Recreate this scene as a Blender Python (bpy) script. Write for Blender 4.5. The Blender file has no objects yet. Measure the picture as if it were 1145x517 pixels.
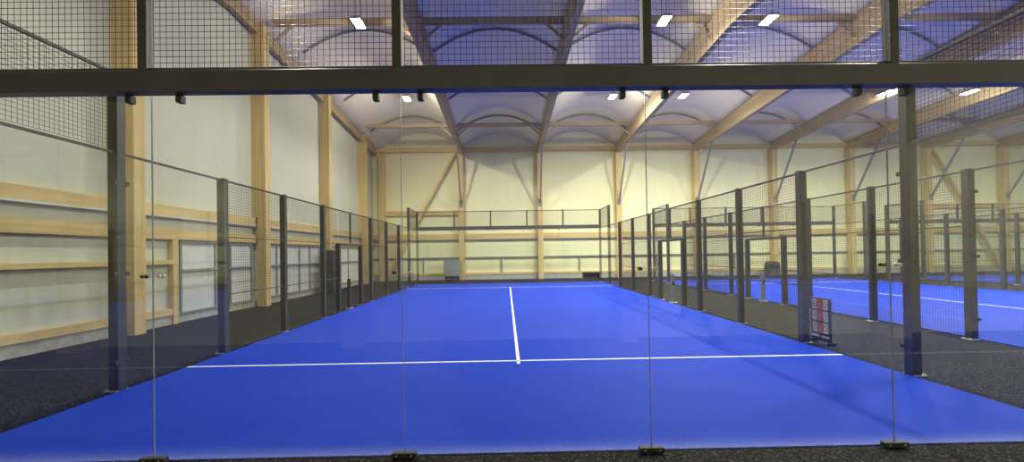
import bpy, math, random
from mathutils import Vector, Matrix
random.seed(4)
SC = bpy.context.scene
COL = SC.collection

# ------------------------------------------------------------ camera
cam_data = bpy.data.cameras.new('camera')
cam = bpy.data.objects.new('camera', cam_data); COL.objects.link(cam)
cam_data.sensor_fit = 'HORIZONTAL'; cam_data.sensor_width = 36.0
cam_data.lens = 36.0 * 475.72 / 1145.0
cam_data.shift_y = (278.62 - 258.5) / 1145.0
cam_data.clip_start = 0.05; cam_data.clip_end = 300
fwd = Vector((0.01328151, 0.99986161, 0.01001814))
rgt = Vector((0.99979321, -0.01312496, -0.0155331))
upv = Vector((0.01539946, -0.01022237, 0.99982917))
m = Matrix.Identity(4)
for i in range(3):
    m[i][0] = rgt[i]; m[i][1] = upv[i]; m[i][2] = -fwd[i]
m[0][3], m[1][3], m[2][3] = -0.1544, -3.4101, 1.642
cam.matrix_world = m
SC.camera = cam

# ------------------------------------------------------------ exposure, world, lamps
SC.view_settings.view_transform = 'Standard'
SC.view_settings.look = 'None'
SC.view_settings.gamma = 1.0
SC.view_settings.use_curve_mapping = False
SC.view_settings.exposure = 0.0
NEAR_FILL_ROW, MID_ROW, FAR_ROW = .6, .80, 1.12  # near row: unseen lamps added to brighten the near turf
LAMP_POWER = 560.0
SPILL_POWER = 180.0
LAMP_SPREAD = 168
LAMP_COLOR = (1.0, 0.965, 0.80)
world = bpy.data.worlds.new('world'); SC.world = world; world.use_nodes = True
world.node_tree.nodes['Background'].inputs[0].default_value = (0.5, 0.55, 0.65, 1)
world.node_tree.nodes['Background'].inputs[1].default_value = 0.05
cy = SC.cycles
cy.max_bounces = 8; cy.diffuse_bounces = 5; cy.glossy_bounces = 4
cy.transmission_bounces = 6; cy.transparent_max_bounces = 48
cy.caustics_reflective = False; cy.caustics_refractive = False
cy.sample_clamp_indirect = 4.0
cy.use_denoising = True

# ------------------------------------------------------------ helpers
class MB:
    """collects shapes; build() links them as ONE mesh object"""
    def __init__(s): s.v = []; s.f = []; s.mi = []; s.sm = []
    def add(s, vs, fs, mi=0, smooth=False):
        o = len(s.v); s.v += [tuple(x) for x in vs]
        for f in fs: s.f.append(tuple(o + i for i in f)); s.mi.append(mi); s.sm.append(smooth)
    def box(s, x0, x1, y0, y1, z0, z1, mi=0):
        s.add([(x0,y0,z0),(x1,y0,z0),(x1,y1,z0),(x0,y1,z0),(x0,y0,z1),(x1,y0,z1),(x1,y1,z1),(x0,y1,z1)],
              [(0,3,2,1),(4,5,6,7),(0,1,5,4),(1,2,6,5),(2,3,7,6),(3,0,4,7)], mi)
    def bbox(s, x0, x1, y0, y1, z0, z1, b=0.004, mi=0):
        """box with chamfered vertical edges and top"""
        P = [(x0+b,y0),(x1-b,y0),(x1,y0+b),(x1,y1-b),(x1-b,y1),(x0+b,y1),(x0,y1-b),(x0,y0+b)]
        cx_, cy_ = (x0+x1)/2, (y0+y1)/2
        def ins(p): return (p[0] + (b if p[0] < cx_ else -b), p[1] + (b if p[1] < cy_ else -b))
        vs = [(p[0],p[1],z0) for p in P] + [(p[0],p[1],z1-b) for p in P] + [(*ins(p), z1) for p in P]
        fs = [tuple(reversed(range(8))), tuple(range(16, 24))]
        for r in (0, 8):
            for i in range(8):
                j = (i+1) % 8; fs.append((r+i, r+j, r+8+j, r+8+i))
        s.add(vs, fs, mi)
    def bar(s, a, b, w, h, mi=0, up=(0,0,1)):
        a, b = Vector(a), Vector(b); d = (b-a).normalized(); u = Vector(up)
        if abs(d.dot(u)) > .99: u = Vector((1,0,0))
        r = d.cross(u).normalized() * w/2; t = r.cross(d).normalized() * h/2
        vs = [a-r-t, a+r-t, a+r+t, a-r+t, b-r-t, b+r-t, b+r+t, b-r+t]
        s.add(vs, [(0,1,2,3),(7,6,5,4),(0,4,5,1),(1,5,6,2),(2,6,7,3),(3,7,4,0)], mi)
    def tube(s, pts, r, n=8, mi=0, cap=True):
        pts = [Vector(p) for p in pts]; rings = []
        for i, p in enumerate(pts):
            d = (pts[min(i+1, len(pts)-1)] - pts[max(i-1, 0)]).normalized()
            u = Vector((0,0,1)) if abs(d.z) < .95 else Vector((1,0,0))
            a = d.cross(u).normalized(); b = a.cross(d).normalized()
            rings.append([p + (a*math.cos(t) + b*math.sin(t))*r for t in [2*math.pi*k/n for k in range(n)]])
        vs = [v for R_ in rings for v in R_]; fs = []
        for i in range(len(pts)-1):
            for k in range(n):
                q = (k+1) % n; fs.append((i*n+k, i*n+q, (i+1)*n+q, (i+1)*n+k))
        s.add(vs, fs, mi, True)
        if cap: s.add(rings[0], [tuple(reversed(range(n)))], mi); s.add(rings[-1], [tuple(range(n))], mi)
    def wire(s, a, b, r):
        """thin four-sided wire without caps"""
        a, b = Vector(a), Vector(b); d = (b-a).normalized()
        u = Vector((0,0,1)) if abs(d.z) < .9 else Vector((1,0,0))
        p = d.cross(u).normalized(); q = p.cross(d).normalized()
        vs = [a+p*r, a+q*r, a-p*r, a-q*r, b+p*r, b+q*r, b-p*r, b-q*r]
        s.add(vs, [(0,1,5,4),(1,2,6,5),(2,3,7,6),(3,0,4,7)])
    def build(s, name, mat, parent=None):
        me = bpy.data.meshes.new(name); me.from_pydata(s.v, [], s.f)
        mats = mat if isinstance(mat, (list, tuple)) else [mat]
        for x in mats: me.materials.append(x)
        me.polygons.foreach_set('material_index', s.mi); me.polygons.foreach_set('use_smooth', s.sm)
        me.update()
        o = bpy.data.objects.new(name, me); COL.objects.link(o)
        if parent: o.parent = parent
        return o
def inst(name, me, parent, loc=(0,0,0)):
    o = bpy.data.objects.new(name, me); COL.objects.link(o); o.parent = parent; o.location = loc
    return o
def tag(o, label=None, cat=None, group=None, kind=None):
    if label: o['label'] = label
    if cat: o['category'] = cat
    if group: o['group'] = group
    if kind: o['kind'] = kind
    return o
def empty(name, loc, label, cat, group=None, rz=0):
    o = bpy.data.objects.new(name, None); COL.objects.link(o); o.location = loc; o.rotation_euler.z = rz
    o.empty_display_size = .2
    return tag(o, label, cat, group)
def struct(o): o['kind'] = 'structure'; return o

# ------------------------------------------------------------ materials
def new_mat(name):
    mt = bpy.data.materials.new(name); mt.use_nodes = True
    nt = mt.node_tree; return mt, nt, nt.nodes, nt.links, nt.nodes['Principled BSDF']
def noisy(name, c1, c2, scale=4.0, rough=.6, stretch=(1,1,1), bump=0.0, spec=.5, metal=0.0, detail=4, lo=.3, hi=.7):
    mt, nt, N, L, P = new_mat(name)
    tc = N.new('ShaderNodeNewGeometry'); mp = N.new('ShaderNodeMapping'); nz = N.new('ShaderNodeTexNoise'); cr = N.new('ShaderNodeValToRGB')
    mp.inputs['Scale'].default_value = stretch
    nz.inputs['Scale'].default_value = scale; nz.inputs['Detail'].default_value = detail
    cr.color_ramp.elements[0].position = lo; cr.color_ramp.elements[1].position = hi
    cr.color_ramp.elements[0].color = (*c1, 1); cr.color_ramp.elements[1].color = (*c2, 1)
    L.new(tc.outputs['Position'], mp.inputs[0]); L.new(mp.outputs[0], nz.inputs['Vector'])
    L.new(nz.outputs['Fac'], cr.inputs[0]); L.new(cr.outputs[0], P.inputs['Base Color'])
    P.inputs['Roughness'].default_value = rough; P.inputs['Metallic'].default_value = metal
    P.inputs['Specular IOR Level'].default_value = spec
    if bump:
        b = N.new('ShaderNodeBump'); b.inputs['Strength'].default_value = bump; b.inputs['Distance'].default_value = .01
        L.new(nz.outputs['Fac'], b.inputs['Height']); L.new(b.outputs[0], P.inputs['Normal'])
    return mt
def wood(name, stretch, ca=(.58,.42,.18), cb=(.78,.60,.31)):
    """glulam: long grain plus laminate lines"""
    mt, nt, N, L, P = new_mat(name)
    g = N.new('ShaderNodeNewGeometry'); mp = N.new('ShaderNodeMapping'); mp.inputs['Scale'].default_value = stretch
    n1 = N.new('ShaderNodeTexNoise'); n1.inputs['Scale'].default_value = 9; n1.inputs['Detail'].default_value = 6; n1.inputs['Distortion'].default_value = .6
    n2 = N.new('ShaderNodeTexNoise'); n2.inputs['Scale'].default_value = 1.3
    cr = N.new('ShaderNodeValToRGB'); e = cr.color_ramp.elements
    e[0].position = .28; e[0].color = (*ca, 1); e[1].position = .72; e[1].color = (*cb, 1)
    mx = N.new('ShaderNodeMixRGB'); mx.blend_type = 'MULTIPLY'; mx.inputs[0].default_value = .35
    L.new(g.outputs['Position'], mp.inputs[0]); L.new(mp.outputs[0], n1.inputs['Vector']); L.new(g.outputs['Position'], n2.inputs['Vector'])
    L.new(n1.outputs['Fac'], cr.inputs[0]); L.new(cr.outputs[0], mx.inputs[1]); L.new(n2.outputs['Color'], mx.inputs[2])
    cr2 = N.new('ShaderNodeValToRGB'); cr2.color_ramp.elements[0].color = (.7,.68,.64,1); cr2.color_ramp.elements[1].color = (1,1,1,1)
    L.new(n2.outputs['Fac'], cr2.inputs[0]); L.new(cr2.outputs[0], mx.inputs[2])
    # loose sand gathered along the front edge of the court
    sp = N.new('ShaderNodeSeparateXYZ'); L.new(g.outputs['Position'], sp.inputs[0])
    mr = N.new('ShaderNodeMapRange'); mr.inputs['From Min'].default_value = .09; mr.inputs['From Max'].default_value = .42
    mr.inputs['To Min'].default_value = .24; mr.inputs['To Max'].default_value = 0; L.new(sp.outputs[1], mr.inputs['Value'])
    gr = N.new('ShaderNodeTexNoise'); gr.inputs['Scale'].default_value = 260; gr.inputs['Detail'].default_value = 2; L.new(g.outputs['Position'], gr.inputs['Vector'])
    ad = N.new('ShaderNodeMath'); ad.operation = 'ADD'; L.new(gr.outputs['Fac'], ad.inputs[0]); L.new(mr.outputs[0], ad.inputs[1])
    th = N.new('ShaderNodeMapRange'); th.inputs['From Min'].default_value = .70; th.inputs['From Max'].default_value = .82; th.inputs['To Max'].default_value = .55
    L.new(ad.outputs[0], th.inputs['Value'])
    m2 = N.new('ShaderNodeMixRGB'); m2.inputs[2].default_value = (.55,.60,.72,1); L.new(th.outputs[0], m2.inputs[0]); L.new(mx.outputs[0], m2.inputs[1]); mx = m2
    L.new(mx.outputs[0], P.inputs['Base Color']); P.inputs['Roughness'].default_value = .6; P.inputs['Specular IOR Level'].default_value = .3
    return mt
WOOD_V = wood('glulam_vertical', (1, 1, .06))
WOOD_Y = wood('glulam_along_depth', (1, .06, 1))
WOOD_ROOF_HAZY = wood('glulam_roof_beams_hazy', (1, .06, 1), (.38,.28,.17), (.54,.41,.26))  # same glulam, duller tint: haze under the roof put into the colour
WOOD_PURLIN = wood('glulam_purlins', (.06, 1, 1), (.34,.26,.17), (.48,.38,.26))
WOOD_X = wood('glulam_along_width', (.06, 1, 1))
STEEL = noisy('black_coated_steel', (.034,.034,.032), (.048,.047,.044), 8, .42, spec=.5)
BEAM = noisy('beam_paint', (.048,.045,.054), (.062,.058,.070), 3, .36)
BIN = noisy('dark_grey_plastic', (.07,.07,.075), (.09,.09,.095), 5, .6)
WIRE = noisy('black_coated_wire', (.016,.016,.018), (.022,.022,.024), 8, .4, spec=.6)
GALV = noisy('galvanised_steel', (.55,.55,.54), (.72,.72,.70), 30, .4, metal=.3)
BRACE = noisy('grey_painted_steel', (.20,.20,.215), (.26,.26,.28), 6, .5)
RUBBER = noisy('black_plastic', (.015,.015,.015), (.03,.03,.03), 20, .6)
ROOF = noisy('white_roof_membrane', (.84,.77,.66), (.88,.81,.70), .8, .75, spec=.2)
CONC = noisy('concrete', (.36,.35,.32), (.52,.51,.47), 7, .85, bump=.2, spec=.2)
WHITEPANEL = noisy('white_door_panel', (.60,.61,.60), (.68,.69,.68), 1.5, .5)
GREYFRAME = noisy('grey_aluminium', (.22,.23,.25), (.28,.29,.31), 5, .45)
BOXGREY = noisy('grey_painted_sheet', (.22,.24,.27), (.28,.30,.33), 5, .5)
LINE = noisy('white_line_turf', (.72,.74,.80), (.86,.87,.90), 40, .8)
SEAL = noisy('clear_joint_seal', (.20,.21,.20), (.30,.31,.30), 10, .25)

def wall_mat(name, c1, c2, axis):
    """flat pale panels with thin vertical joints"""
    mt, nt, N, L, P = new_mat(name)
    g = N.new('ShaderNodeNewGeometry'); sp = N.new('ShaderNodeSeparateXYZ'); L.new(g.outputs['Position'], sp.inputs[0])
    nz = N.new('ShaderNodeTexNoise'); nz.inputs['Scale'].default_value = .9; nz.inputs['Detail'].default_value = 5
    mp = N.new('ShaderNodeMapping'); mp.inputs['Scale'].default_value = (1, 1, .35); L.new(g.outputs['Position'], mp.inputs[0]); L.new(mp.outputs[0], nz.inputs['Vector'])
    cr = N.new('ShaderNodeValToRGB'); cr.color_ramp.elements[0].position = .3; cr.color_ramp.elements[1].position = .7
    cr.color_ramp.elements[0].color = (*c1,1); cr.color_ramp.elements[1].color = (*c2,1); L.new(nz.outputs['Fac'], cr.inputs[0])
    dv = N.new('ShaderNodeMath'); dv.operation = 'DIVIDE'; dv.inputs[1].default_value = 1.18; L.new(sp.outputs[axis], dv.inputs[0])
    fr = N.new('ShaderNodeMath'); fr.operation = 'FRACT'; L.new(dv.outputs[0], fr.inputs[0])
    lt = N.new('ShaderNodeMath'); lt.operation = 'LESS_THAN'; lt.inputs[1].default_value = .012; L.new(fr.outputs[0], lt.inputs[0])
    ml = N.new('ShaderNodeMath'); ml.operation = 'MULTIPLY'; ml.inputs[1].default_value = .22; L.new(lt.outputs[0], ml.inputs[0])
    mx = N.new('ShaderNodeMixRGB'); mx.inputs[2].default_value = (.35,.35,.33,1); L.new(ml.outputs[0], mx.inputs[0]); L.new(cr.outputs[0], mx.inputs[1])
    L.new(mx.outputs[0], P.inputs['Base Color']); P.inputs['Roughness'].default_value = .7; P.inputs['Specular IOR Level'].default_value = .25
    return mt
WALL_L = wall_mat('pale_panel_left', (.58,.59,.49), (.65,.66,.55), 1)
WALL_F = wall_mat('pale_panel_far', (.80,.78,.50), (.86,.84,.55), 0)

def turf_mat():
    mt, nt, N, L, P = new_mat('blue_turf')
    g = N.new('ShaderNodeNewGeometry')
    fine = N.new('ShaderNodeTexNoise'); fine.inputs['Scale'].default_value = 160; fine.inputs['Detail'].default_value = 3
    cloud = N.new('ShaderNodeTexNoise'); cloud.inputs['Scale'].default_value = .9; cloud.inputs['Detail'].default_value = 6; cloud.inputs['Roughness'].default_value = .6
    for n in (fine, cloud): L.new(g.outputs['Position'], n.inputs['Vector'])
    cr = N.new('ShaderNodeValToRGB'); e = cr.color_ramp.elements
    e[0].position = .3; e[0].color = (.006,.036,.41,1); e[1].position = .7; e[1].color = (.010,.049,.54,1)
    L.new(fine.outputs['Fac'], cr.inputs[0])
    c2 = N.new('ShaderNodeValToRGB'); e = c2.color_ramp.elements   # wind-blown sand lying in the pile
    e[0].position = .50; e[0].color = (0,0,0,1); e[1].position = .78; e[1].color = (.16,.16,.16,1)
    L.new(cloud.outputs['Fac'], c2.inputs[0])
    mx = N.new('ShaderNodeMixRGB'); mx.inputs[2].default_value = (.06,.12,.60,1)
    L.new(c2.outputs[0], mx.inputs[0]); L.new(cr.outputs[0], mx.inputs[1])
    # loose sand gathered along the front edge of the court
    sp = N.new('ShaderNodeSeparateXYZ'); L.new(g.outputs['Position'], sp.inputs[0])
    mr = N.new('ShaderNodeMapRange'); mr.inputs['From Min'].default_value = .09; mr.inputs['From Max'].default_value = .42
    mr.inputs['To Min'].default_value = .24; mr.inputs['To Max'].default_value = 0; L.new(sp.outputs[1], mr.inputs['Value'])
    gr = N.new('ShaderNodeTexNoise'); gr.inputs['Scale'].default_value = 260; gr.inputs['Detail'].default_value = 2; L.new(g.outputs['Position'], gr.inputs['Vector'])
    ad = N.new('ShaderNodeMath'); ad.operation = 'ADD'; L.new(gr.outputs['Fac'], ad.inputs[0]); L.new(mr.outputs[0], ad.inputs[1])
    th = N.new('ShaderNodeMapRange'); th.inputs['From Min'].default_value = .70; th.inputs['From Max'].default_value = .82; th.inputs['To Max'].default_value = .55
    L.new(ad.outputs[0], th.inputs['Value'])
    m2 = N.new('ShaderNodeMixRGB'); m2.inputs[2].default_value = (.55,.60,.72,1); L.new(th.outputs[0], m2.inputs[0]); L.new(mx.outputs[0], m2.inputs[1]); mx = m2
    L.new(mx.outputs[0], P.inputs['Base Color']); P.inputs['Roughness'].default_value = .6; P.inputs['Specular IOR Level'].default_value = .06
    b = N.new('ShaderNodeBump'); b.inputs['Strength'].default_value = .35; b.inputs['Distance'].default_value = .006
    L.new(fine.outputs['Fac'], b.inputs['Height']); L.new(b.outputs[0], P.inputs['Normal'])
    return mt
TURF = turf_mat()
def floor_mat():
    mt, nt, N, L, P = new_mat('dark_granulate_floor')
    g = N.new('ShaderNodeNewGeometry')
    v = N.new('ShaderNodeTexVoronoi'); v.inputs['Scale'].default_value = 75
    n = N.new('ShaderNodeTexNoise'); n.inputs['Scale'].default_value = 1.1; n.inputs['Detail'].default_value = 6
    for q in (v, n): L.new(g.outputs['Position'], q.inputs['Vector'])
    sp = N.new('ShaderNodeSeparateColor'); L.new(v.outputs['Color'], sp.inputs[0])
    cr = N.new('ShaderNodeValToRGB'); e = cr.color_ramp.elements
    e[0].position = .0; e[0].color = (.005,.005,.006,1); e[1].position = 1.0; e[1].color = (.11,.105,.10,1)
    x = e.new(.7); x.color = (.010,.010,.012,1)
    L.new(sp.outputs[0], cr.inputs[0])
    c2 = N.new('ShaderNodeValToRGB'); c2.color_ramp.elements[0].color = (.40,.40,.42,1); c2.color_ramp.elements[1].color = (1.0,1.0,1.04,1); L.new(n.outputs['Fac'], c2.inputs[0])
    mx = N.new('ShaderNodeMixRGB'); mx.blend_type = 'MULTIPLY'; mx.inputs[0].default_value = 1
    L.new(cr.outputs[0], mx.inputs[1]); L.new(c2.outputs[0], mx.inputs[2]); L.new(mx.outputs[0], P.inputs['Base Color'])
    P.inputs['Roughness'].default_value = .85; P.inputs['Specular IOR Level'].default_value = .15
    b = N.new('ShaderNodeBump'); b.inputs['Strength'].default_value = .6; b.inputs['Distance'].default_value = .008
    L.new(v.outputs['Distance'], b.inputs['Height']); L.new(b.outputs[0], P.inputs['Normal'])
    return mt
FLOOR = floor_mat()
def glass_mat():
    """clear pane: Fresnel reflection over see-through with a faint green-grey tint"""
    mt = bpy.data.materials.new('toughened_glass'); mt.use_nodes = True
    nt = mt.node_tree; N, L = nt.nodes, nt.links; N.clear()
    out = N.new('ShaderNodeOutputMaterial'); mix = N.new('ShaderNodeMixShader')
    tr = N.new('ShaderNodeBsdfTransparent'); gl = N.new('ShaderNodeBsdfGlossy')
    tr.inputs[0].default_value = (.965,.98,.972,1); gl.inputs['Roughness'].default_value = 0.0; gl.inputs[0].default_value = (1,1,1,1)
    fr = N.new('ShaderNodeFresnel'); fr.inputs[0].default_value = 1.54
    ge = N.new('ShaderNodeNewGeometry'); sb = N.new('ShaderNodeMath'); sb.operation = 'SUBTRACT'; sb.inputs[0].default_value = 1.0
    ml = N.new('ShaderNodeMath'); ml.operation = 'MULTIPLY'
    L.new(ge.outputs['Backfacing'], sb.inputs[1]); L.new(sb.outputs[0], ml.inputs[0]); L.new(fr.outputs[0], ml.inputs[1])
    L.new(ml.outputs[0], mix.inputs[0]); L.new(tr.outputs[0], mix.inputs[1]); L.new(gl.outputs[0], mix.inputs[2]); L.new(mix.outputs[0], out.inputs[0])
    return mt
GLASS = glass_mat()
def emit(name, col, s):
    mt = bpy.data.materials.new(name); mt.use_nodes = True; N = mt.node_tree.nodes; L = mt.node_tree.links; N.clear()
    o = N.new('ShaderNodeOutputMaterial'); e = N.new('ShaderNodeEmission'); e.inputs[0].default_value = (*col,1); e.inputs[1].default_value = s
    L.new(e.outputs[0], o.inputs[0]); return mt
LED = emit('led_lens', (1.0,.99,.93), 30)
RED = noisy('red_card', (.55,.05,.03), (.65,.07,.04), 20, .5)
WHITE = noisy('white_card', (.75,.74,.72), (.82,.81,.8), 20, .5)

# ------------------------------------------------------------ hall shell
XL, XR, YN, YF = -8.6, 37.6, -4.6, 23.8
RIDGE = 9.6
FX = [-7.94 + 4.98*k for k in range(10)]            # timber frames
def top(y): return 8.50 + .088*((23.2 - y) if y >= RIDGE else (23.2 - (2*RIDGE - y)))
def bot(y): return 7.95 + .050*((23.2 - y) if y >= RIDGE else (23.2 - (2*RIDGE - y)))
RISE = .95
def vault(x, y):
    for a, b in zip(FX[:-1], FX[1:]):
        if a <= x <= b:
            t = (x-a)/(b-a)*2 - 1
            return top(y) + RISE*(1 - t*t)
    return top(y)
fl = MB(); fl.box(XL-.3, XR+.3, YN-.3, YF+.3, -.2, 0); struct(fl.build('floor', FLOOR))
def slab_y(name, y0, y1, mat):
    w = MB(); w.box(XL-.3, XR+.3, y0, y1, 0, 10.4); return struct(w.build(name, mat))
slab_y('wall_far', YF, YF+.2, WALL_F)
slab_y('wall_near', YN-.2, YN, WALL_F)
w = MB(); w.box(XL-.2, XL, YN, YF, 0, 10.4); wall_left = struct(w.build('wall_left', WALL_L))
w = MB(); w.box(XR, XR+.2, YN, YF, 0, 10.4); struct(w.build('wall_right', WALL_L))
# vaulted roof membrane (with thickness)
c = MB()
ys = [YN-.25 + (YF-YN+.5)*k/36 for k in range(37)]
xs = [XL-.25]
for a, b in zip(FX[:-1], FX[1:]): xs += [a + (b-a)*k/14 for k in range(14)]
xs += [FX[-1], XR+.25]
vs = [(x, y, vault(x, y)) for y in ys for x in xs] ; n0 = len(vs); vs += [(x, y, vault(x, y)+.12) for y in ys for x in xs]
fs = []; nx = len(xs)
for j in range(len(ys)-1):
    for i in range(nx-1):
        a = j*nx+i; fs.append((a, a+nx, a+nx+1, a+1)); fs.append((n0+a, n0+a+1, n0+a+nx+1, n0+a+nx))
c.add(vs, fs, 0, True)
ceiling = struct(c.build('ceiling', ROOF))
for y in (-3.1, .9, 4.9, 8.9, 12.9, 17.0, 21.0):
    for a, b in zip(FX[:-1], FX[1:]):
        r = MB(); P = [(a+.12 + (b-a-.24)*k/20, y) for k in range(21)]
        r.tube([(x, y_, vault(x, y_) - .06) for x, y_ in P], .045, 6)
        r.build('roof_rib', BRACE, ceiling)
for y, z in ((20.4, 8.86), (10.9, 9.50), (7.3, 9.50), (-2.2, 8.86)):
    for a, b in zip(FX[:-1], FX[1:]):
        r = MB(); r.box(a+.12, b-.12, y-.07, y+.07, z-.10, z+.10)
        for s, q in ((1, a+.12), (-1, b-.12)):
            r.bar((q, y, z-.62), (q+s*.62, y, z-.08), .08, .08)
        r.build('purlin', WOOD_PURLIN, ceiling)

# girts, sills and plinths along the walls
tn = [0]
def trim(mat, *boxes):
    tn[0] += 1; t = MB()
    for b in boxes: t.box(*b)
    return struct(t.build('trim_%d' % tn[0], mat))
trim(WOOD_Y, (XL, XL+.13, YN, YF, 2.70, 2.95))
trim(GALV, (XL, XL+.16, YN, YF, 2.655, 2.695))
trim(WOOD_Y, (XL, XL+.13, YN, YF, 2.12, 2.38))
trim(WOOD_Y, (XL, XL+.16, YN, 7.30, 1.50, 1.60))
trim(WOOD_Y, (XL, XL+.13, YN, 7.30, .24, .40))
trim(WOOD_V, (XL, XL+.13, 7.32, 7.50, .0, 2.12))
trim(CONC, (XL, XL+.10, YN, 7.30, 0, .24))
trim(CONC, (XL, XL+.06, 7.52, YF, 0, .20))
trim(WOOD_X, (XL, XR, YF-.13, YF, 2.58, 2.92))
trim(BRACE, (XL, XR, YF-.15, YF, 2.50, 2.57))
trim(BRACE, (XL, XR, YF-.12, YF, 1.36, 1.45))
trim(WOOD_X, (XL, XR, YF-.13, YF, .30, .44))
trim(CONC, (XL, XR, YF-.10, YF, 0, .30))
trim(WOOD_X, (XL, XR, YF-.20, YF, 8.15, 8.42))
trim(WOOD_X, (FX[0], FX[1], YF-.16, YF, 4.12, 4.42), (FX[7], FX[8], YF-.16, YF, 4.12, 4.42))
# mid-bay studs of the far wall
for a, b in zip(FX[:-1], FX[1:]): trim(BRACE, ((a+b)/2-.04, (a+b)/2+.04, YF-.1, YF, .44, 1.36))
# white sectional gates set in the left wall
def wall_gate(n, y0, y1, mull):
    p = MB(); p.box(XL, XL+.05, y0, y1, .20, 2.06)
    d = struct(p.build('door_%d' % n, WHITEPANEL))
    f = MB(); f.box(XL, XL+.09, y0, y0+.07, .2, 2.1); f.box(XL, XL+.09, y1-.07, y1, .2, 2.1); f.box(XL, XL+.09, y0+.07, y1-.07, 2.03, 2.1)
    f.box(XL, XL+.09, y0+.07, y1-.07, .2, .26)
    f.build('door_frame', GREYFRAME, d)
    for y in mull:
        k = MB(); k.box(XL+.05, XL+.10, y-.03, y+.03, .26, 2.03); k.build('mullion', GREYFRAME, d)
    h = MB(); h.box(XL+.05, XL+.13, y0+.07, y1-.07, 1.30, 1.36); h.build('push_bar', GREYFRAME, d)
wall_gate(1, 7.60, 10.70, (8.95, 9.6))
wall_gate(2, 11.3, 15.8, (12.2, 13.9, 14.8))
wall_gate(3, 16.4, 20.9, (17.6, 19.2))

# ------------------------------------------------------------ timber frames
ORD = ['first', 'second', 'third', 'fourth', 'fifth', 'sixth', 'seventh', 'eighth', 'ninth', 'tenth']
where = ['in the far left corner, diagonal timber at its foot', 'at the top of the left diagonal timber',
         'behind the right half of the middle court back glass', 'just right of the middle court back glass',
         'seen between the two dark gate openings on the right', 'behind the second gate opening and the rounded bin', 'seen between the scoreboard and the front right post',
         'with a diagonal timber bay on its right', 'on the diagonal timber bay at the right edge', 'last before the right wall']
def frame(i, x):
    t = empty('timber_frame', (x, YF, 0), 
              'glulam column and roof beam ' + where[i], 'timber frame')
    for y0, y1, ym in ((YF-.5, YF-.02, 0), (YN+.02, YN+.5, 0)):
        c = MB(); c.bbox(-.16, .16, y0-YF, y1-YF, 0, 8.02, .01); c.build('column', WOOD_V, t)
    for ya, yb in ((RIDGE, YF-.02), (YN+.02, RIDGE)):
        b = MB(); V = []
        for y in (ya, yb):
            for xx in ((-.58, -.40) if i == 0 else (-.11, .11)):
                V += [(xx, y-YF, max(bot(y), top(y)-.48) if i == 0 else bot(y)), (xx, y-YF, top(y)-.02)]
        b.add(V, [(0,1,3,2), (4,6,7,5), (0,4,5,1), (2,3,7,6), (0,2,6,4), (1,5,7,3)])
        b.build('roof_beam', WOOD_ROOF_HAZY, t)
    for s in (() if i == 0 else (-1, 1)):
        k = MB(); ye = YF-.5 if s < 0 else YN+.5
        k.bar((0, ye-YF, 4.75), (0, ye+s*2.05-YF, bot(ye+s*2.05)), .09, .09, up=(1,0,0))
        k.bbox(-.12, .12, ye-YF-.02*(1 if s<0 else -1)-.015, ye-YF-.02*(1 if s<0 else -1)+.015, 4.6, 5.0, .005)
        k.build('knee_brace', BRACE, t)
    return t
for i, x in enumerate(FX): frame(i, x)
# diagonal wind braces in two bays of the far wall
def diag(x0, z0, x1, z1, label):
    b = MB(); b.bar((x0, YF-.27, z0), (x1, YF-.27, z1), .12, .24, up=(0,1,0)); o = b.build('diagonal_brace', WOOD_V)
    tag(o, label, 'timber brace')
diag(FX[0]+.34, .35, FX[1]-.30, 8.1, 'pale diagonal timber brace on the back wall at the left')
diag(FX[7]+.30, 8.1, FX[8]-.34, .35, 'pale diagonal timber brace on the back wall at the far right')
# gable columns of the left wall
lab = ['wide glulam column on the left wall nearest the camera', 'glulam column on the left wall between the white gates nearest the camera',
       'slimmer-looking glulam column on the left wall beyond the second white gate', 'glulam column on the left wall closest to the back corner']
for y, l in zip((5.98, 10.98, 16.15, 21.2), lab):
    c = MB(); c.bbox(XL+.17, XL+.46, y-.15, y+.15, 0, top(y)-.1, .01); c.box(XL, XL+.17, y-.15, y+.15, 2.96, top(y)-.1)
    o = c.build('timber_column', WOOD_V); tag(o, l, 'timber column')

# ------------------------------------------------------------ ceiling lamps
def lamp(x, y, z, power, tilt, label):
    t = empty('led_floodlight', (x, y, z), label, 'lamp', 'LED floodlights hung under the roof')
    h = MB(); h.bbox(-.16, .16, -.31, .31, .03, .09, .01)
    for k in range(9): h.box(-.14, .14, -.27+k*.065, -.255+k*.065, .09, .13)
    h.build('housing', GREYFRAME, t)
    g = MB(); g.box(-.14, .14, -.28, .28, .012, .029); g.build('lens', LED, t)
    for s in (-.2, .2):
        r = MB(); r.tube([(0, s, .095), (0, s, vault(x, y+s)-z-.01)], .012, 6); r.build('suspension_rod', BRACE, t)
    ld = bpy.data.lights.new('floodlight_light', 'AREA'); ld.shape = 'RECTANGLE'; ld.size = .28; ld.size_y = .56
    ld.energy = LAMP_POWER*power; ld.color = LAMP_COLOR; ld.spread = math.radians(LAMP_SPREAD)
    lo = bpy.data.objects.new('floodlight_light', ld); COL.objects.link(lo); lo.parent = t; lo.location = (0, 0, 0); lo.rotation_euler = (0, math.radians(tilt), 0)
    ld = bpy.data.lights.new('floodlight_spill', 'POINT'); ld.shadow_soft_size = .06; ld.energy = SPILL_POWER*power; ld.color = LAMP_COLOR
    lo = bpy.data.objects.new('floodlight_spill', ld); COL.objects.link(lo); lo.parent = t; lo.location = (0, 0, -.08)
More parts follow.
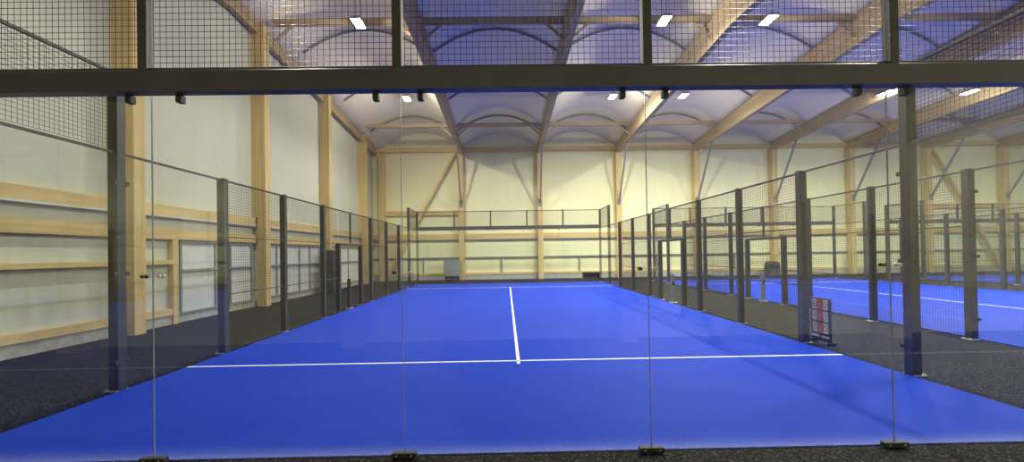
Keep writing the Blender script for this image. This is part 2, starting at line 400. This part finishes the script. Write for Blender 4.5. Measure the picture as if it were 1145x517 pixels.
lx = [("the middle court's left fence", -4.75, 9.0, -22), ("the middle court's right fence", 5.02, 9.0, 0), ("the second court's left fence", 8.4, 9.0, 0),
      ("the second court's right fence", 16.5, 8.35, 0), ("the third court's left fence", 20.2, 8.35, 0), ("the third court's right fence", 29.5, 8.35, 0)]
for k, (a, power) in enumerate((('unseen, added over the near end of', NEAR_FILL_ROW), ('over the middle of', MID_ROW), ('over the far end of', FAR_ROW))):
    for b, x, z, tilt in lx:
        y = ((3.6, 10.1, 16.7) if z == 9.0 else (2.6, 8.85, 14.85))[k]
        lamp(x, y, z, power, tilt, 'bright white LED floodlight hanging ' + a + ' ' + b)

# ------------------------------------------------------------ courts
def turf(c, label):
    t = MB(); t.box(c-4.965, c+4.965, .09, 19.93, 0, .012)
    o = t.build('blue_turf_court', TURF); tag(o, label, 'court surface')
    for y in (3.05, 16.95):
        l = MB(); l.box(c-4.965, c+4.965, y-.025, y+.025, .012, .0145); l.build('service_line', LINE, o)
    l = MB(); l.box(c-.025, c+.025, 2.87, 3.025, .012, .0145); l.box(c-.025, c+.025, 3.025, 16.925, .012, .0145); l.box(c-.025, c+.025, 16.975, 17.13, .012, .0145)
    l.build('centre_line', LINE, o)
    return o
C2, C3 = 13.07, 26.14
turf(0, 'blue turf court in the middle behind the front glass')
turf(C2, 'second blue turf court to the right of the middle one')
turf(C3, 'third blue turf court at the far right edge')

WR = .0025
_mesh_cache = {}
def wire_mesh(axis, L_, z0, z1):
    """50 mm welded mesh, L_ long along the axis, between z0 and z1"""
    key = (axis, round(L_, 3), round(z0, 3), round(z1, 3))
    if key in _mesh_cache: return _mesh_cache[key]
    b = MB(); P = (lambda s, z, o=0: (o, s, z)) if axis == 'y' else (lambda s, z, o=0: (s, o, z))
    n = int(round(L_/.05)); k = int(round((z1-z0)/.05))
    for i in range(n+1): b.wire(P(L_*i/n, z0), P(L_*i/n, z1), WR)
    for i in range(k+1):
        z = z0 + (z1-z0)*i/k; b.wire(P(0, z, .004), P(L_, z, .004), WR)
    me = bpy.data.meshes.new('mesh_panel'); me.from_pydata(b.v, [], b.f); me.materials.append(WIRE); me.update()
    _mesh_cache[key] = me; return me
def post(t, x, y, z0, z1, sx=0, plate=True, clamps=(), w=.05, cy_=()):
    p = MB(); p.bbox(x-w, x+w, y-w, y+w, z0, z1, .006)
    p.box(x-w-.002, x+w+.002, y-w-.002, y+w+.002, z1, z1+.006)
    o = p.build('post', STEEL, t)
    if plate and z0 == 0:
        b = MB(); xo = x + sx*.11
        b.bbox(min(x-sx*.06, xo), max(x-sx*.06, xo), y-.08, y+.08, .0, .012, .003) if sx else b.bbox(x-.08, x+.08, y-.08, y+.08, 0, .012, .003)
        for q in (-.055, .055):
            b.tube([(x+sx*.085, y+q, .012), (x+sx*.085, y+q, .03)], .010, 6)
        b.build('base_plate', GALV, o)
    return o
def glass_pane(t, axis, pos, a, b, z0, z1, th=.012):
    g = MB(); e = .004
    if axis == 'x': g.box(a+e, b-e, pos, pos+th, z0, z1)
    else: g.box(pos, pos+th, a+e, b-e, z0, z1)
    return g.build('glass_panel', GLASS, t)
def clamp_block(t, x, y, z, dx, dy, dz, name='glass_clamp'):
    k = MB(); k.bbox(x-dx/2, x+dx/2, y-dy/2, y+dy/2, z-dz/2, z+dz/2, .004)
    o = k.build(name, RUBBER, t); return o
def end_fence(c, yw, s, label, front=False):
    """glass back wall in the plane y=yw; s = outward direction (-1 near, +1 far)"""
    t = empty('glass_end_fence', (c, yw, 0), label, 'glass fence')
    for x in (-4, -2, 0, 2, 4):
        glass_pane(t, 'x', 0 if s > 0 else -.012, max(x-1, -4.96), min(x+1, 4.96), .03, 2.95)
        inst('mesh_panel', wire_mesh('x', 1.9, 3.16, 3.96), t, (x-.95, s*.045, 0))
    y0, y1 = sorted((s*.014, s*.115))
    b = MB(); b.bbox(-4.97, 4.97, y0, y1, 2.955, 3.125, .008); b.build('beam', BEAM, t)
    f = MB(); f.bbox(-4.97, 4.97, min(s*.03, s*.07), max(s*.03, s*.07), 3.125, 3.16, .003); f.bbox(-4.97, 4.97, min(s*.03, s*.07), max(s*.03, s*.07), 3.96, 4.0, .003)
    f.build('mesh_frame', STEEL, t)
    for x in (-3, -1, 1, 3):
        p = MB(); p.bbox(x-.036, x+.036, min(s*.025, s*.105), max(s*.025, s*.105), 3.12, 4.02, .005); p.build('post', STEEL, t)
    for x in (-3, -1, 1, 3):
        sl = MB(); sl.box(x-.0022, x+.0022, min(0, s*.012), max(0, s*.012), .04, 2.95); sl.build('joint_seal', SEAL, t)
        k = clamp_block(t, x, s*.012, .033, .20, .055, .036, 'floor_clamp')
        for q in (-.06, .06):
            bl = MB(); bl.tube([(x+q, s*.0395, .033), (x+q, s*.045, .033)], .007, 6); bl.build('bolt', GALV, k)
        for q in {-3: (-.16, .24), -1: (-.19, .17), 1: (-.19, .16), 3: (-.25, .15)}[x]:
            clamp_block(t, x+q, s*.02, 2.925, .045, .06, .06, 'top_clamp')
        if front:
            j = MB(); j.bbox(x-.11, x+.11, -.021, -.013, 1.47, 1.53, .002); jp = j.build('joint_plate', GLASS, t)
            for q in (-.065, .065):
                u = MB(); u.tube([(x+q, -.036, 1.5), (x+q, -.020, 1.5)], .014, 10); u.tube([(x+q, -.022, 1.5), (x+q, .003, 1.5)], .006, 8); u.tube([(x+q, .001, 1.5), (x+q, .016, 1.5)], .016, 10); u.build('clamp_bolt', GALV if q > 0 else STEEL, jp)
    if front:
        for x in (-4, -2, 0, 2, 4):
            for q in (-.55, .55):
                bl = MB(); bl.tube([(x+q, -.07, 3.142), (x+q, -.078, 3.142)], .008, 6); bl.build('bolt', RUBBER, t)
    return t
def side_fence(c, s, label):
    """side wall at x=c+5s, outward direction s"""
    t = empty('side_fence', (c+5*s, 0, 0), label, 'side fence')
    X = s*.045           # post centre, outside the playing face
    for y, z1 in ((-.055, 4.0), (2, 4.0), (4, 3.0), (6, 3.0), (8, 3.0), (12, 3.0), (14, 3.0), (16, 3.0), (18, 4.0), (20.055, 4.0)):
        o = post(t, X, y, 0, z1, s, w=.062 if y in (2, 4, 16, 18) else .055)
        if y in (2, 4, 16, 18):
            for z in (.36, 1.46, 2.6):
                for d in ((-.075, .075) if y in (2, 18) else ((-.075,) if y == 4 else (.075,))):
                    clamp_block(o, X-s*.04, y+d, z, .06, .06, .055)
    post(t, X, 9.03, 0, 2.0, s, w=.06); post(t, X, 10.92, 0, 2.0, s, w=.06)
    post(t, X, 10, 2.03, 3.0, s, plate=False, w=.025)
    h = MB(); h.bbox(X-.04, X+.04, 9.08, 10.87, 1.94, 2.02, .005); h.build('gate_lintel', STEEL, t)
    for a, b in ((.08, 2), (2, 4), (16, 18), (18, 19.98)):
        glass_pane(t, 'y', -s*.021-.006, a, b, .03, 2.965)
    mz = 2.96; off = s*.03
    for a, b in ((4, 6), (6, 8), (12, 14), (14, 16)):
        inst('mesh_panel', wire_mesh('y', b-a-.1, .04, mz), t, (off, a+.05, 0))
    inst('mesh_panel', wire_mesh('y', .9, .04, mz), t, (off, 8.05, 0))
    inst('mesh_panel', wire_mesh('y', .95, .04, mz), t, (off, 10.98, 0))
    inst('mesh_panel', wire_mesh('y', 1.9, 2.04, mz), t, (off, 9.03, 0))
    for a in (0, 18): inst('mesh_panel', wire_mesh('y', 1.9, 3.02, 3.96), t, (off, a+.05, 0))
    r = MB(); r.bbox(off-.015, off+.015, .0, 20.0, 2.965, 2.995, .003)
    for a in (0, 18): r.bbox(off-.018, off+.018, a, a+2, 3.96, 3.995, .003)
    r.build('top_rail', STEEL, t)
    r = MB()
    for a, b in ((4.05, 8.98), (10.97, 15.95)):
        for z in (.03, 1.0, 2.0): r.box(off-.010, off+.012, a, b, z-.01, z+.01)
    r.build('mesh_rail', STEEL, t)
    return t
end_fence(0, .06, -1, 'glass wall with dark steel beam right in front of the camera', True)
end_fence(0, 20, 1, 'glass back wall with beam at the far end of the middle court')
end_fence(C2, 20, 1, 'glass back wall at the far end of the second court')
end_fence(C3, 20, 1, 'glass back wall at the far end of the third court')
side_fence(0, -1, 'black post, mesh and glass fence along the left side of the middle court')
side_fence(0, 1, 'black post, mesh and glass fence along the right side of the middle court')
side_fence(C2, -1, 'black mesh and glass fence along the left side of the second court')
side_fence(C2, 1, 'black mesh and glass fence along the right side of the second court')
side_fence(C3, -1, 'black mesh and glass fence along the left side of the third court')

def net_post(x, s, label, mat):
    t = empty('net_post', (x, 10.0, 0), label, 'net post', None)
    p = MB(); p.bbox(-.045, .045, -.045, .045, .012, .92, .005); p.build('post', mat, t)
    p = MB(); p.bbox(-.10, .10, -.10, .10, 0, .012, .003)
    for a in (-.075, .075):
        for b in (-.075, .075): p.tube([(a, b, .012), (a, b, .03)], .01, 6)
    p.build('base_plate', GALV, t)
    p = MB(); p.bbox(-.03, .03, -.065, -.045, .55, .68, .004); p.tube([(0, -.065, .61), (0, -.10, .61)], .012, 8); p.build('winch', RUBBER, t)
net_post(-5.10, -1, 'dark net post standing in the gate of the left fence', STEEL)
net_post(5.10, 1, 'grey net post in the gate on the right of the middle court', BRACE)
net_post(C2-5.10, -1, 'grey net post in the left gate of the second court', BRACE)
net_post(C2+5.10, 1, 'grey net post in the right gate of the second court', BRACE)
net_post(C3-5.10, -1, 'grey net post in the left gate of the third court', BRACE)

# ------------------------------------------------------------ scoreboard by the right fence
def text(s, size, mat, parent, loc, rot, name='digit', ext=.0006):
    cu = bpy.data.curves.new(name, 'FONT'); cu.body = s; cu.size = size; cu.extrude = ext; cu.align_x = 'CENTER'; cu.align_y = 'CENTER'
    cu.materials.append(mat); tmp = bpy.data.objects.new(name, cu); COL.objects.link(tmp)
    dg = bpy.context.evaluated_depsgraph_get(); me = bpy.data.meshes.new_from_object(tmp.evaluated_get(dg)); me.materials.clear(); me.materials.append(mat)
    bpy.data.objects.remove(tmp); bpy.data.curves.remove(cu); me.name = name
    o = bpy.data.objects.new(name, me); COL.objects.link(o); o.parent = parent; o.location = loc; o.rotation_euler = rot
    return o
sb = empty('scoreboard', (5.25, 3.88, 0), 'black flip scoreboard with red and white number cards standing by the right fence', 'scoreboard', rz=math.radians(-90))
# local frame: +x to the viewer's right, -y towards the court
b = MB(); b.bbox(-.23, .23, .0, .022, .05, .79, .004)
b.bbox(-.23, -.20, -.05, .10, 0, .05, .003); b.bbox(.20, .23, -.05, .10, 0, .05, .003)
b.build('board', RUBBER, sb)
for k, (l, r_) in enumerate((('6', '0'), ('1', '3'), ('7', '0'))):
    z = .675 - k*.200
    for x, w_, mt in ((-.125, .10, WHITE), (.0, .14, RED), (.125, .10, WHITE)):
        cbox = MB(); cbox.bbox(x-w_/2, x+w_/2, -.006, -.0005, z-.085, z+.085, .001)
        o = cbox.build('number_card', mt, sb)
    text(l, .17, RED, sb, (-.125, -.0075, z), (math.pi/2, 0, 0))
    text(':', .17, WHITE, sb, (.0, -.0075, z), (math.pi/2, 0, 0))
    text(r_, .17, RED, sb, (.125, -.0075, z), (math.pi/2, 0, 0))
b = MB(); b.bbox(-.20, -.02, -.006, -.0005, .11, .145, .001); b.bbox(.02, .20, -.006, -.0005, .11, .145, .001); b.build('label_strip', WHITE, sb)

# certification mark printed at the top of the right-hand front pane
for o in bpy.data.objects:
    if o.name == 'glass_end_fence':
        text('CE', .06, WHITE, o, (2.865, -.0135, 2.895), (math.pi/2, 0, 0), 'printed_mark', .0003)

# ------------------------------------------------------------ things at the far wall
t = empty('utility_cart', (-3.52, 22.85, 0), 'grey box cart standing behind the back glass left of centre', 'cart')
b = MB(); b.bbox(-.47, .47, -.28, .28, .30, 1.25, .02); b.build('body', BOXGREY, t)
b = MB(); b.bbox(-.49, .49, -.30, .30, 1.25, 1.30, .01); b.build('lid', BOXGREY, t)
b = MB(); b.bbox(-.42, .42, -.24, .24, .14, .30, .01); b.build('base', RUBBER, t)
for sx in (-1, 1):
    for sy in (-1, 1):
        b = MB(); b.tube([(sx*.36-.02, sy*.2, .07), (sx*.36+.02, sy*.2, .07)], .07, 14); b.build('caster', RUBBER, t)
t = empty('rounded_bin', (16.3, 22.75, 0), 'dark grey bin with a rounded hood behind the second court', 'bin')
b = MB(); P = [(.78*a_, .62*b_) for a_, b_ in [(-.40, 0.0), (.40, 0.0), (.40, 1.2)] + [(.40 - .05 - .35*(1-math.cos(a)), 1.2 + .0 + .25*math.sin(a)) for a in [math.pi/2*k/6 for k in range(1, 7)]] + [(-.15 - .25*math.sin(a), 1.05 + .4*math.cos(a)) for a in [math.pi/2*k/6 for k in range(1, 7)]]]
n = len(P); V = [(p[0], -.3, p[1]) for p in P] + [(p[0], .3, p[1]) for p in P]
b.add(V, [tuple(range(n)), tuple(reversed(range(n, 2*n)))] + [(i, i+n, (i+1) % n + n, (i+1) % n) for i in range(n)])
b.build('body', BIN, t)
b = MB(); b.bbox(-.20, .20, -.315, -.30, .45, .62, .003); b.build('flap', RUBBER, t)
t = empty('low_bench', (5.0, 22.4, 0), 'low dark bench behind the right end of the back glass', 'bench')
b = MB(); b.bbox(-.58, .58, -.18, .18, .36, .42, .01); b.build('seat', RUBBER, t)
for sx in (-.5, .5):
    b = MB(); b.bbox(sx-.03, sx+.03, -.16, .16, 0, .36, .005); b.build('leg', RUBBER, t)
b = MB(); b.box(-.47, .47, .10, .13, .05, .36); b.build('back_panel', RUBBER, t)
t = empty('tall_cabinet', (-7.9, 15.5, 0), 'narrow dark cabinet standing by the left wall near the fence gate', 'cabinet')
b = MB(); b.bbox(-.2, .2, -.3, .3, 0, 1.9, .01); b.build('body', STEEL, t)
b = MB(); b.bbox(.2, .215, -.27, .27, .08, 1.84, .003); d = b.build('door', STEEL, t)
b = MB(); b.tube([(.235, .2, .9), (.235, .2, 1.1)], .01, 6); b.build('handle', GALV, d)
